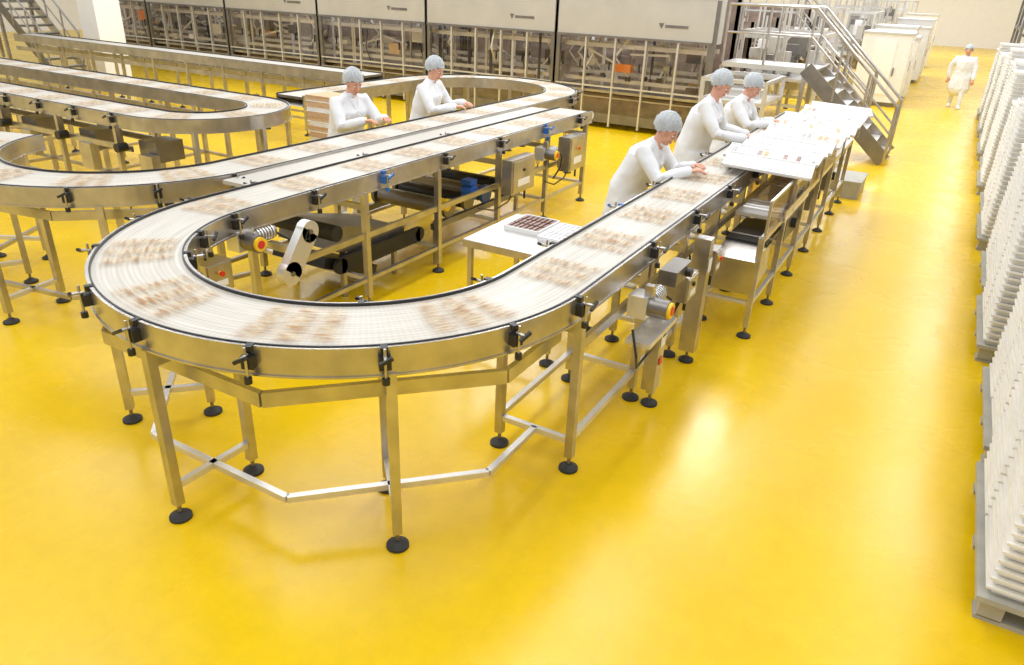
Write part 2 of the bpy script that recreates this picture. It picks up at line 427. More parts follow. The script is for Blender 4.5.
for y,o in((LY-1.0,V((0,-1,0))),(LY+1.0,V((0,1,0)))):
    for i in range(10): clamp(bl,V((-14.2+i*.7,y,0)),o)
leg(bl,LX+.98,LY,HB-.12); leg(bl,LX+.7,LY-.7,HB-.12)
s=.3
while s<loop.L-.6: bars(bl,loop,.5,s,.4,k); k+=1; s+=.7
bl.obj('curved_slat_conveyor')

# back straight conveyor
bl=B()
bk=conveyor(bl,line((-18.5,9.85),(-8.35,9.85),.5),.5)
for x in range(-18,-8,1):
    for y in(9.6,10.1): leg(bl,x+.3,y,HB-.12)
for y in(9.6,10.1):
    bl.beam((-18.5,y,.3),(-8.4,y,.3),.035,.035,STEEL); bl.beam((-18.5,y,.85),(-8.4,y,.85),.03,.08,STEEL)
bl.obj('straight_conveyor')

# ---------------------------------------------------------------- drive units & control boxes
def drive_unit(x,y,z,fl=1):
    b=B(); q=.72
    b.tube((x,y,z),(x+.13*fl,y,z),.085*q,STEELD,18); b.tube((x+.13*fl,y,z),(x+.15*fl,y,z),.07*q,YEL,18)
    b.tube((x+.15*fl,y,z),(x+.155*fl,y,z),.04*q,RED,14)
    b.box((x-.05*fl,y,z),(.12,.14,.14),STEELL); b.tube((x-.02,y+.06,z),(x-.02,y+.26,z),.048,STEELD,16)
    for i in range(6): b.tube((x-.02,y+.10+i*.025,z),(x-.02,y+.11+i*.025,z),.055,STEELL,16)
    b.beam((x,y,z+.06),(x,y,HB-.135),.05,.05,STEEL)
    pts=[V((x-.02,y+.26,z)),V((x+.03,y+.36,z-.08)),V((x+.0,y+.40,z-.22)),V((x-.06,y+.34,z-.36))]; b.path(pts,.010,BLACK,6)
    b.obj('gear_motor')
drive_unit(-1.27,3.95,.86); drive_unit(-3.92,3.22,.94); drive_unit(-3.80,7.4,.86)
b=B()
R=Euler((radians(-38),0,0)).to_matrix()
gc=V((-3.64,3.42,.86))
b.box(gc,(.07,.15,.32),STEELL,R)
for s_,rr in((-.16,.085),(.16,.078)):
    c=gc+R@V((0,0,s_)); b.tube(c-V((.035,0,0)),c+V((.035,0,0)),rr,STEELL,20); b.tube(c+V((.035,0,0)),c+V((.042,0,0)),.018,STEELD,10)
cc=gc+V((.038,.08,.10))
b.box(cc,(.004,.010,.10),BLACK); b.box(cc+V((0,-.018,-.016)),(.004,.055,.010),BLACK); b.box(cc+V((0,-.024,.018)),(.004,.010,.065),BLACK,(radians(-28),0,0))
b.box(gc+V((-.15,0,0)),(.25,.05,.05),STEEL)
b.obj('chain_guard')
def cbox(name,x,y,z,d,red=True):
    b=B(); b.box((x,y,z),d,STEEL); b.box((x+d[0]/2+.004,y,z),(.008,d[1]*.88,d[2]*.88),STEEL)
    b.tube((x+d[0]/2,y,z+d[2]*.15),(x+d[0]/2+.02,y,z+d[2]*.15),.016,BLACK if not red else YEL,14)
    if red: b.tube((x+d[0]/2+.02,y,z+d[2]*.15),(x+d[0]/2+.035,y,z+d[2]*.15),.018,RED,14)
    b.box((x+d[0]/2+.01,y,z-d[2]*.2),(.004,d[1]*.5,d[2]*.2),WHITE)
    b.tube((x,y+d[1]*.3,z-d[2]/2-.12),(x,y+d[1]*.3,z-d[2]/2),.012,BLACK,8)
    b.path([(x,y-d[1]*.2,z-d[2]/2),(x-.03,y-d[1]*.3,z-d[2]/2-.1),(x-.05,y-d[1]*.8,z-d[2]/2-.14),(x-.05,y-d[1]*1.4,z-d[2]/2-.05)],.008,BLACK,6)
    for s_ in(-1,1): b.box((x-d[0]/2-.02,y+s_*d[1]*.3,z),(.06,.03,d[2]*.9),STEEL)
    b.obj(name)
cbox('control_box',-3.78,8.05,.78,(.14,.42,.40)); cbox('control_box',-1.26,4.66,.76,(.10,.22,.18),False)
cbox('control_box',-3.84,2.86,.82,(.14,.20,.20)); cbox('control_box',-1.27,5.35,.74,(.09,.16,.2)); cbox('control_box',-3.78,6.75,.76,(.12,.5,.36),False)
b=B()
b.box((-1.29,4.27,.42),(.09,.12,.58),STEEL); b.box((-1.24,4.27,.52),(.006,.08,.12),WHITE); b.box((-1.236,4.27,.55),(.004,.05,.03),BLACK)
b.box((-1.24,4.27,.35),(.006,.05,.05),RED); leg(b,-1.28,4.27,.2)
b.box((-1.26,4.05,.66),(.16,.5,.03),STEELL); b.box((-1.28,4.45,.92),(.12,.3,.10),STEELD); b.tube((-1.22,4.5,.92),(-1.18,4.5,.92),.03,BLACK,12)
b.path([(-1.3,3.8,.75),(-1.24,3.75,.6),(-1.28,3.9,.45),(-1.32,4.2,.4)],.009,BLACK,6)
b.path([(-1.32,4.9,.9),(-1.28,4.85,.7),(-1.34,4.6,.5),(-1.38,4.3,.45)],.008,BLACK,6)
b.box((-1.27,5.05,.55),(.12,.10,.9),STEEL); b.box((-1.205,5.05,.8),(.006,.07,.1),WHITE); leg(b,-1.27,5.05,.15)
b.obj('junction_post')

# rollers, drums under arm A
b=B()
for i,y in enumerate((5.9,6.25,6.6,7.0)):
    b.tube((-4.95,y,.52),(-4.15,y,.52),.085,STEELD if i%2==0 else BLACK,18)
    for e in(-5.0,-4.1): b.tube((e-.02,y,.52),(e+.02,y,.52),.10,BLUE if i==2 else STEELD,18)
b.tube((-4.1,6.2,.64),(-3.98,6.2,.64),.075,BLUE,16); b.box((-4.05,6.2,.74),(.12,.12,.05),BLUE)
b.tube((-4.1,5.75,.60),(-4.0,5.75,.60),.06,YEL,16)
for x in(-5.02,-4.08): b.beam((x,5.6,.40),(x,7.3,.40),.05,.06,STEELD)
for x in(-5.02,-4.08):
    for y in(5.65,7.25): b.beam((x,y,0),(x,y,.45),.04,.04,STEEL)
b.obj('drum_roller_unit')
b=B()
b.box((-4.55,4.85,.46),(.7,.9,.22),STEELD,(radians(-14),0,0)); b.box((-4.50,4.55,.28),(.60,.7,.10),BLACK,(radians(-22),0,0))
for y in(4.5,5.2):
    for x in(-4.85,-4.25): b.beam((x,y,0),(x,y,.45),.04,.04,STEEL)
b.beam((-4.25,4.5,.35),(-4.25,5.2,.5),.03,.05,STEEL)
b.box((-4.14,4.9,.36),(.04,1.1,.14),BLACK); b.tube((-4.16,4.35,.36),(-4.12,4.35,.36),.07,BLACK,16); b.tube((-4.16,5.45,.36),(-4.12,5.45,.36),.07,BLACK,16)
b.tube((-4.9,4.4,.62),(-4.2,4.4,.62),.07,RUBBER,14)
b.obj('reject_chute')

# ---------------------------------------------------------------- packing station
b=B()
b.box((-1.16,6.9,.86),(.42,1.1,.03),STEELL); b.box((-.96,6.9,.90),(.015,1.1,.08),STEEL)
b.box((-1.17,6.35,.72),(.34,.7,.04),BLACK)
b.box((-1.17,5.95,.56),(.34,.5,.30),STEEL,(radians(8),0,0))
for y in(5.75,6.6,7.5,8.4,9.3,10.2,10.9):
    leg(b,-1.0,y,.86,.045); b.beam((-1.0,y,.3),(-1.37,y,.3),.03,.03,STEELL)
b.beam((-1.0,5.75,.3),(-1.0,10.9,.3),.03,.04,STEELL); b.beam((-1.0,5.75,.84),(-1.0,10.9,.84),.03,.06,STEEL)
b.box((-1.18,9.2,.86),(.38,3.5,.025),STEELL)
for i in range(11): b.tube((-1.34,6.5+i*.09,.885),(-1.0,6.5+i*.09,.885),.02,STEELL,8)
for y in(6.2,7.1,8.0,8.9):
    b.box((-.985,y,1.0),(.008,.84,.28),PERSP); b.beam((-.985,y-.43,.85),(-.985,y-.43,1.15),.02,.02,STEEL)
    b.box((-1.17,y+.42,1.0),(.36,.006,.22),PERSP)
b.beam((-.985,5.78,1.145),(-.985,9.33,1.145),.02,.02,STEEL)
for y in(7.3,8.6,9.7): b.box((-1.18,y,.60),(.3,.5,.26),STEELD); b.tube((-1.03,y,.6),(-.98,y,.6),.05,BLACK,14)
b.obj('packing_station')
b=B(); yy=6.75; i=0
while yy<11.2:
    rz=random.uniform(-.14,.14)+.08; R=Euler((radians(7),radians(3),rz)).to_matrix(); c=V((-1.26+random.uniform(-.06,.06),yy,1.215+.014*(i%2)))
    b.box(c,(.76,.38,.010),WHITE,R)
    for s_ in(-1,1):
        b.box(c+R@V((0,s_*.183,.010)),(.76,.014,.018),WHITE,R); b.box(c+R@V((s_*.37,0,.010)),(.014,.38,.018),WHITE,R)
    fill=random.random()
    for q in range(12):
        if random.random()<.8: b.box(c+R@V((-.32+q*.058,random.uniform(-.02,.02),.010)),(.036,.24,.010),OFFW if fill<.4 or random.random()<.55 else random.choice((TAN,TAN,GREY,CHOC)),R)
    yy+=.32; i+=1
b.beam((-1.56,6.6,1.165),(-1.56,11.3,1.165),.02,.03,STEEL); b.beam((-.96,6.6,1.14),(-.96,11.3,1.14),.02,.05,STEEL)
for y in(6.7,8.2,9.7,11.2):
    for x in(-.96,): b.beam((x,y,.85),(x,y,1.12),.02,.02,STEEL)
b.obj('tray_rack')

# side table with bars
b=B(); x0,x1,y0,y1,z=-2.88,-2.10,4.34,5.14,.86
b.box(((x0+x1)/2,(y0+y1)/2,z-.01),(x1-x0,y1-y0,.02),STEELL)
for x in(x0,x1): b.box((x,(y0+y1)/2,z-.03),(.012,y1-y0,.05),STEEL)
for y in(y0,y1): b.box(((x0+x1)/2,y,z-.03),(x1-x0,.012,.05),STEEL)
for x in(x0+.04,x1-.04):
    for y in(y0+.04,y1-.04): leg(b,x,y,z-.02,.035)
b.beam((x0+.04,y0+.04,.2),(x1-.04,y0+.04,.2),.025,.025,STEEL); b.beam((x0+.04,y1-.04,.2),(x1-.04,y1-.04,.2),.025,.025,STEEL)
b.obj('side_table')
def bar_tray(name,c,d,m,bar):
    b=B(); c=V(c); b.box(c+V((0,0,.006)),(d[0],d[1],.012),m)
    for s_ in(-1,1):
        b.box(c+V((s_*d[0]/2,0,.018)),(.012,d[1],.036),m); b.box(c+V((0,s_*d[1]/2,.018)),(d[0],.012,.036),m)
    n=7
    for i in range(n):
        for j in range(3): b.box(c+V((-d[0]/2+(i+.5)*d[0]/n,-d[1]/2+(j+.5)*d[1]/3,.024)),(d[0]/n*.62,d[1]/3*.86,.022),bar)
    b.obj(name)
bar_tray('chocolate_bar_tray',(-2.60,4.90,.861),(.30,.36,0),OFFW,CHOC)
bar_tray('wrapped_bar_tray',(-2.27,4.84,.861),(.28,.40,0),WHITE,WHITE)

# ---------------------------------------------------------------- tray stacks
def tray_stack(x0,y0,wx,wy,n,pitch,cols=(1,1),pal=True,m=OFFW):
    b=B(); z0=.0
    W=wx*cols[0]; Dp=wy*cols[1]
    if pal:
        b.box((x0+W/2,y0+Dp/2,.135),(W+.04,Dp+.04,.03),PALW)
        for i in range(3):
            b.box((x0+W/2,y0+.06+(Dp-.12)*i/2,.012),(W,.1,.024),PALW)
            for j in range(3): b.box((x0+.06+(W-.12)*j/2,y0+.06+(Dp-.12)*i/2,.07),(.1,.1,.10),PALW)
        z0=.15
    for ci in range(cols[0]):
        for cj in range(cols[1]):
            cx=x0+wx*(ci+.5); cy=y0+wy*(cj+.5); nn=n-random.randint(0,3)
            ox,oy=0,0
            for k in range(nn):
                ox+=random.uniform(-.004,.004); oy+=random.uniform(-.004,.004); z=z0+k*pitch
                b.box((cx+ox,cy+oy,z+pitch*.35),(wx-.085,wy-.085,pitch*.7),m)
                b.box((cx+ox,cy+oy,z+pitch*.80),(wx-.02,wy-.02,pitch*.26),m)
            z=z0+nn*pitch
            for s_ in(-1,1):
                b.box((cx+ox+s_*(wx/2-.015),cy+oy,z+.01),(.015,wy-.02,.03),m); b.box((cx+ox,cy+oy+s_*(wy/2-.015),z+.01),(wx-.02,.015,.03),m)
    b.obj('plastic_tray_stack')
ys=3.28
STK=((24,.25),(21,.45),(30,.35),(25,.55),(30,.15),(27,.5),(32,.15),(30,.4),(33,.12),(29,.3),(31,.15),(27,.3),(30,.2))
for i,(n,g) in enumerate(STK):
    tray_stack(.69+(.04 if i%2 else 0),ys,.80,.60,n,.052,(2,2)); ys+=1.2+g

# ---------------------------------------------------------------- people
def clay(name,b,vox,parent,sm=4,mats=None,disp=0,subs=0):
    o=b.obj(name,parent)
    md=o.modifiers.new('remesh','REMESH'); md.mode='VOXEL'; md.voxel_size=vox; md.use_smooth_shade=True
    md=o.modifiers.new('smooth','SMOOTH'); md.iterations=sm; md.factor=.5
    if disp:
        t=bpy.data.textures.new(name+'_folds','CLOUDS'); t.noise_scale=.14; t.noise_depth=1
        d=o.modifiers.new('folds','DISPLACE'); d.texture=t; d.strength=disp; d.mid_level=.5; d.texture_coords='GLOBAL'
    return o
def hand(name,parent,wr,d,n,s):
    b=B(); d=d.normalized(); n=(n-d*n.dot(d)).normalized(); s_=n.cross(d).normalized(); s_= s_ if s_.dot(s)>0 else -s_
    R=Matrix((d,s_,n)).transposed()
    b.limb([wr-d*.02,wr+d*.02],[(.022,.028),(.018,.032)],SKIN,side=s_,n=10)
    b.ell(wr+d*.05,(.05,.041,.016),SKIN,R=R)
    for i,(o,L) in enumerate(((.030,.068),(.010,.078),(-.010,.072),(-.029,.056))):
        p=wr+d*.082+s_*o; dd=d+s_*o*2; pts=[p-d*.02]; c=0
        for seg in(.45,.32,.23):
            c+=.38; q=(dd.normalized()*cos(c)+n*sin(c)).normalized(); pts.append(pts[-1]+q*L*seg*(1.3 if seg==.45 else 1))
        b.limb(pts,[.0098,.0092,.0085,.0072],SKIN,side=s_,n=8)
    p=wr+d*.02+s_*.022; b.limb([p,p+s_*.028+d*.022+n*.008,p+s_*.036+d*.05+n*.018,p+s_*.034+d*.072+n*.024],[.013,.0115,.010,.0085],SKIN,side=n,n=8)
    return clay(name,b,.0042,parent,2)
def person(pos,yaw,h=1.75,lean=20,hands=((.5,.14,1.12),(.48,-.14,1.12)),headpitch=15,headyaw=0,stride=.0,name='factory_worker',hair=HAIR,bulk=1.12):
    k=h/1.75; e=empty(name,(pos[0],pos[1],0),yaw)
    hip=V((0,0,.93*k)); L=radians(lean)
    def T(x,y,z,f=1.0):
        q=V((x,y,z*k-hip.z)); a=L*f; return V((q.x*cos(a)+q.z*sin(a),q.y,-q.x*sin(a)+q.z*cos(a)))+hip
    back=-.10*sin(L)*2
    sh=V((back*.6,0,0))
    def TT(*a): return T(*a)+sh
    b=B()
    tor=[(0,.0,.56,0,.175,.235),(0,0,.72,0,.165,.225),(0,0,.86,.1,.155,.21),(0,0,.97,.5,.142,.19),(0,0,1.08,.85,.135,.178),(.0,0,1.2,1,.138,.182),(.0,0,1.32,1.05,.132,.19),(-.01,0,1.41,1.1,.105,.165),(-.015,0,1.465,1.15,.07,.09),(-.01,0,1.49,1.2,.053,.055)]
    pts=[];rd=[]
    for x,y,z,f,rx,ry in tor:
        if z<.93: pts.append(V((x+sh.x*.8,0,z*k)))
        else: pts.append(TT(x,y,z,f))
        q=bulk if z<1.38 else 1
        rd.append((rx*q,ry*q))
    b.limb(pts,rd,CLOTH,n=24)
    wrists=[]
    for sg,tg in((1,hands[0]),(-1,hands[1])):
        S=TT(-.01,sg*.192,1.40,1.08); W=V(tg)
        up,fo=.30*k,.27*k; dv=W-S; dist=min(dv.length,(up+fo)*.985); dn=dv.normalized(); W=S+dn*dist
        a=(up*up-fo*fo+dist*dist)/(2*dist); hh=math.sqrt(max(0,up*up-a*a))
        bend=V((-.25,sg*.55,-.8)); bend=(bend-dn*bend.dot(dn)).normalized(); E=S+dn*a+bend*hh
        b.limb([TT(-.01,sg*.10,1.405,1.08),S,S.lerp(E,.5),E,E.lerp(W,.5),W],[.068,.080,.072,.064,.058,.050],CLOTH,n=14)
        wrists.append((W,(W-E).normalized(),sg))
        for q in(-.3,.0,.3):
            c=E+(W-E)*.25*max(0,q)*2+(S-E)*.25*max(0,-q)*2; dd=(W-S).normalized()
            o1=dd.cross(V((0,0,1))).normalized(); o2=o1.cross(dd)
            b.limb([c+o2*.062*cos(t)+o1*.062*sin(t) for t in(.3,.9,1.5,2.1)],[.010,.016,.014,.008],CLOTH,side=dd,n=6)
    rn=random.Random(int(pos[1]*100))
    for i in range(9):
        t=2*pi*i/9+rn.random()*.4; rx,ry=.165*bulk,.222*bulk
        b.limb([V((sh.x*.8+rx*cos(t)*q,ry*sin(t)*q,z*k)) for z,q in((.56,1.06),(.70,1.01),(.86,.92))],[.022,.017,.010],CLOTH,n=6)
    clay('coat',b,.0125,e,3,disp=.022)
    b=B()
    # open lapel collar: two folded wings around the neck and a front placket
    for sg in(1,-1):
        b.limb([TT(-.07,sg*.01,1.485,1.18),TT(-.05,sg*.062,1.485,1.18),TT(.02,sg*.068,1.46,1.15),TT(.085,sg*.035,1.41,1.1),TT(.125,sg*.012,1.34,1.05)],[(.020,.012)]*3+[(.022,.010),(.010,.006)],CLOTH,n=8)
    b.limb([TT(.128*bulk,0,1.34,1.05),TT(.135*bulk,0,1.2,1.0),TT(.135*bulk,0,1.08,.85)],[(.010,.022)]*3,CLOTH,n=8)
    for z in(1.1,1.2,1.3):
        p=TT(.145*bulk,0,z,1.0); b.tube(p,p+V((.008,0,0)),.008,OFFW,8)
    b.obj('coat_collar',e)
    for W,d,sg in wrists:
        hand('hand_left' if sg>0 else 'hand_right',e,W+d*.025,d+V((.15,0,-.1)),V((0,0,-1)),V((0,-sg,0)))
    b=B()
    for sg in(1,-1):
        fx=stride*sg
        H_=V((sh.x,sg*.095,.90*k)); K=V((sh.x*.5+fx*.5+.025,sg*.105,.49*k)); A=V((fx-.02,sg*.11,.09))
        b.limb([H_,H_.lerp(K,.5),K,K.lerp(A,.4),A],[(.098,.09),(.085,.08),(.066,.064),(.064,.062),(.052,.05)],CLOTH2,n=14)
    clay('trousers',b,.016,e,3,disp=.012)
    b=B()
    for sg in(1,-1):
        fx=stride*sg
        b.limb([V((fx-.05,sg*.11,.045)),V((fx+.03,sg*.112,.05)),V((fx+.12,sg*.12,.036)),V((fx+.17,sg*.125,.03))],[(.045,.038),(.048,.042),(.034,.046),(.026,.036)],WHITE,n=12)
        b.box((fx+.05,sg*.116,.009),(.26,.088,.018),GREY)
    b.obj('shoes',e)
    base=TT(-.005,0,1.49,1.18); hp=radians(lean*.75+headpitch)
    Rh=(Matrix.Rotation(headyaw,3,'Z')@Matrix.Rotation(hp,3,'Y'))
    hc=base+Matrix.Rotation(radians(lean),3,'Y')@V((.02,0,.135*k))
    HE=empty('head',hc); HE.parent=e; HE.rotation_euler=Rh.to_euler()
    b=B()
    b.ell((-.008,0,.02),(.094,.076,.098),SKIN,20,14); b.ell((.028,0,-.045),(.060,.056,.068),SKIN,16,10); b.ell((.058,0,-.098),(.026,.026,.018),SKIN)
    b.limb([(.083,0,.022),(.097,0,-.005),(.109,0,-.026)],[(.009,.009),(.011,.011),(.013,.016)],SKIN,n=10)
    for sg in(1,-1):
        b.ell((.004,sg*.078,-.012),(.020,.010,.032),SKIN); b.ell((.072,sg*.030,.024),(.018,.024,.009),SKIN); b.ell((.066,sg*.036,-.03),(.02,.02,.02),SKIN)
    b.ell((.084,0,-.062),(.010,.024,.007),SKIN)
    nk=HE.rotation_euler.to_matrix().inverted()@(base-V((.015,0,.03))-hc)
    b.limb([(-.02,0,-.05),nk],[.054,.058],SKIN,n=14)
    clay('face',b,.0065,HE,3)
    b=B()
    for sg in(1,-1):
        b.ell((.079,sg*.031,.006),(.012,.014,.009),EYEW); b.ell((.088,sg*.031,.005),(.005,.006,.006),BLACK); b.limb([(.086,sg*.018,.026),(.084,sg*.045,.026)],[.0035,.003],hair,n=6)
        b.limb([(.086,sg*.020,.0145),(.083,sg*.042,.0135)],[.003,.003],SKIN,n=6)
    b.limb([(.090,-.02,-.060),(.094,0,-.058),(.090,.02,-.060)],[.003,.005,.003],LIPS,side=V((0,0,1)),n=6)
    b.limb([(.089,-.016,-.067),(.092,0,-.069),(.089,.016,-.067)],[.003,.005,.003],LIPS,side=V((0,0,1)),n=6)
    b.obj('eyes_and_mouth',HE)
    for nm,sc,m in(('hair',1.0,hair),('hairnet',1.20,NETM)):
        bmm=bmesh.new(); bmesh.ops.create_uvsphere(bmm,u_segments=48,v_segments=26,radius=1)
        for v in bmm.verts:
            p=v.co.copy(); a=math.atan2(p.y,p.x)
            r=V((.104,.086,.106))*sc; v.co=V((p.x*r.x-.016-(.014 if sc>1 else 0),p.y*r.y,p.z*r.z+.028+(.0 if sc>1 else 0)))
            if sc>1: v.co+=p*.007*sin(20*a+3*p.z)*(1-abs(p.z))+p*.004*sin(9*a+14*p.z)
        dl=[v for v in bmm.verts if v.co.z< (.050 if v.co.x>.06 else -.035+(v.co.x+.02)*.95 if v.co.x>-.02 else -.045)]
        bmesh.ops.delete(bmm,geom=dl,context='VERTS')
        for f in bmm.faces:f.smooth=True
        me=bpy.data.meshes.new(nm); bmm.to_mesh(me); bmm.free(); me.materials.append(m); o=bpy.data.objects.new(nm,me); SC.collection.objects.link(o); o.parent=HE
    return e
person((-2.34,6.35),0,1.68,24,((.50,.10,1.18),(.54,-.16,1.18)),16,radians(-8),bulk=1.2)
person((-2.34,8.20),0,1.86,15,((.48,.22,1.18),(.54,-.12,1.18)),20,radians(-10),bulk=1.28)
person((-2.30,9.45),radians(-5),1.74,18,((.46,.16,1.18),(.54,-.14,1.19)),18,radians(-12),bulk=1.25)
person((-5.82,6.36),radians(-8),1.70,14,((.46,.16,1.19),(.46,-.14,1.19)),15,radians(-10),bulk=1.2)
person((-5.72,7.72),radians(10),1.74,12,((.44,.2,1.19),(.46,-.14,1.19)),15,radians(-10),bulk=1.2)
person((.12,23.5),radians(-90),1.55,3,((.12,.28,.75),(-.05,-.30,.77)),2,0,.22)

# stack of cartons beside the worker
b=B(); cx_,cy_=-6.48,6.82
for i in range(12):
    b.box((cx_+random.uniform(-.01,.01),cy_,.60+.0+i*.06),(.40,.36,.045),TAN if i%3 else OFFW); b.box((cx_,cy_,.63+i*.06),(.42,.38,.012),TAN if i%2 else OFFW)
b.box((cx_,cy_,.56),(.48,.42,.03),STEELL)
for x in(-.2,.2):
    for y in(-.16,.16): leg(b,cx_+x,cy_+y,.55,.035)
b.obj('carton_stack_trolley')

# ---------------------------------------------------------------- packaging machine row
def packaging_machine(x0,x1,y0,y1,ht=2.28,seed=0,head=True,hb=1.70):
    rnd=random.Random(seed); b=B(); W=x1-x0; cx=(x0+x1)/2; cy=(y0+y1)/2
    if head:
        hh=ht-hb
        b.box((cx,y0+.30,hb+hh/2),(W-.06,.62,hh),HEAD); b.box((cx,y0-.015,ht-.02),(W-.03,.03,.05),STEELL); b.box((cx,y0-.012,hb+.02),(W-.03,.03,.04),STEELD)
        lx=x1-W*.28; zl=hb+.27
        b.box((lx+.17,y0-.013,zl),(.44,.006,.05),STEELD)
        b.add([(lx-.18,y0-.014,zl+.05),(lx-.07,y0-.014,zl+.05),(lx-.125,y0-.014,zl-.05)],[(0,1,2)],STEELD)
    b.box((cx,y1-.05,ht/2),(W,.06,ht-.1),BACKP)
    b.box((cx,cy,.70),(W-.08,y1-y0-.1,.05),STEEL)
    b.box((cx,y0+.05,.20),(W-.04,.10,.18),STEELD); b.box((cx,y0+.5,.42),(W-.3,.5,.42),BACKP)
    n=5
    for i in range(n+1):
        x=x0+.03+(W-.06)*i/n; big=i in(0,n)
        b.box((x,y0+.03,ht/2-.02),(.13 if big else .035,.07,ht-.12),STEELD if big else STEELL)
        if big: b.box((x,y1-.05,ht/2),(.09,.06,ht-.1),STEEL); leg(b,x,y0+.03,.1,.06)
        if i<n:
            xm=x+(W-.06)/n/2; ww=(W-.06)/n-.04
            b.box((xm,y0,1.27),(ww,.008,.90),GLASS); b.box((xm,y0-.005,.80),(ww,.03,.03),STEELL); b.box((xm,y0-.005,.60),(ww,.03,.025),STEEL)
            b.box((xm+ww*.4,y0-.03,1.2),(.02,.03,.16),BLACK)
            b.box((xm,y0+.0,.43),(ww,.01,.28),GLASS)
    for i in range(int(W*11)):
        x=x0+.15+rnd.random()*(W-.3); y=y0+.15+rnd.random()*.9; t=rnd.random()
        if t<.25: b.tube((x,y,.72),(x,y,1.75),.018+.02*rnd.random(),rnd.choice((STEEL,STEELL,WHITE,BLACK)),8)
        elif t<.6:
            z=.80+.6*rnd.random(); b.box((x,y,z),(.12+.35*rnd.random(),.15,.06+.22*rnd.random()),rnd.choice((STEELL,STEELL,WHITE,STEEL,STEELD,DARK,DARK,ORANGE if rnd.random()<.3 else TAN)))
        elif t<.75:
            a=rnd.random()*6; b.limb([(x,y,1.7),(x+.25*cos(a),y+.2*sin(a),1.35),(x+.05,y,1.0)],[.035,.025,.018],rnd.choice((WHITE,STEELL)),n=8); b.tube((x+.05,y,.92),(x+.05,y,1.0),.06,BLACK,10)
        elif t<.9: b.beam((x,y,.8+rnd.random()*.7),(min(x1-.1,x+.8),y,.8+rnd.random()*.7),.03,.04,STEELL)
        else: b.path([(x,y,1.7),(x+.1,y,1.4),(x+.02,y,1.1),(x+.15,y,.8)],.012,BLACK,6)
    for i in range(3):
        b.beam((x0+.1,y0+.25+i*.3,.9+.1*i),(x1-.1,y0+.25+i*.3,.9+.1*i),.05,.07,STEELL)
        b.beam((x0+.1,y0+.2+i*.3,1.55),(x1-.1,y0+.2+i*.3,1.55),.05,.08,STEELL)
    b.obj('packaging_machine')
xs=[-3.9,-7.1,-10.3,-13.5,-16.7,-19.9,-23.1]
for i in range(6): packaging_machine(xs[i+1],xs[i]-.02,14.0,15.6,2.52,i)
for i,(x0,y0) in enumerate(((-7.6,17.8),(-11.0,18.0),(-14.4,18.2),(-8.0,22.5),(-11.4,22.5),(-8.0,27.5),(-8.5,34))):
    packaging_machine(x0,x0+3.1,y0,y0+1.6,2.0+.3*(i%3)/2,20+i,head=(i%2==0),hb=1.6)
def frame_machine(x0,y0,wx,wy,h,seed,tall=0):
    rnd=random.Random(seed); b=B()
    for x in(x0,x0+wx):
        for y in(y0,y0+wy): leg(b,x,y,h,.06,STEELL)
    for z in(.5,1.0,h-.03):
        for y in(y0,y0+wy): b.beam((x0,y,z),(x0+wx,y,z),.05,.06,STEELL)
        for x in(x0,x0+wx): b.beam((x,y0,z),(x,y0+wy,z),.05,.06,STEELL)
    b.box((x0+wx/2,y0+wy/2,1.0),(wx-.1,wy-.1,.04),STEELL)
    for i in range(18):
        b.box((x0+.2+rnd.random()*(wx-.4),y0+.2+rnd.random()*(wy-.4),.65+rnd.random()*(h-.9)),(.15+.25*rnd.random(),.15+.25*rnd.random(),.1+.35*rnd.random()),rnd.choice((STEELL,WHITE,STEEL,HEAD,STEELD)))
    for i in range(8+tall*2):
        x=x0+.1+rnd.random()*(wx-.2); y=y0+.1+rnd.random()*(wy-.2); b.tube((x,y,.5),(x,y,h+rnd.random()*tall),.02,STEELL,6)
    b.box((x0+wx,y0+wy/2,h*.55),(.01,wy-.1,h*.5),GLASS)
    b.obj('wrapping_machine')
for i,a in enumerate(((-4.0,16.4,1.6,1.6,1.9),(-6.4,16.6,1.6,.9,2.2),(-4.4,22.4,1.2,1.8,2.3),(-4.2,25.5,1.7,2.4,2.2),(-4.2,29.2,1.5,2.4,2.3),(-4.2,34.2,1.6,3,2.5),(-4.2,39,1.8,3,2.5),(-8,39,2.5,3,2.5),(-12,30,2.5,3,2.4),(-3.5,12.2,1.0,1.3,1.35))): frame_machine(*a,50+i,1 if i<9 else 0)
for (x,y,h) in((-1.75,22.8,1.75),(-1.7,24.6,1.6),(-1.9,26.6,1.8),(-1.7,30,1.7),(-1.7,32,1.9),(-1.8,37,2)):
    b=B(); b.box((x,y,h/2+.06),(1.15,1.35,h-.1),WHITE); b.box((x,y-.69,h*.55),(.5,.02,h*.75),WHITEW); b.box((x+.3,y-.7,h*.5),(.03,.03,.2),STEELD)
    b.box((x,y,.05),(1.0,1.2,.1),STEELD); b.box((x+.58,y,h*.55),(.015,1.1,h*.7),WHITEW); b.box((x+.59,y+.4,h*.55),(.02,.03,.25),STEELD); b.box((x,y,h+.03),(1.2,1.4,.05),STEELL)
    b.obj('white_cabinet')

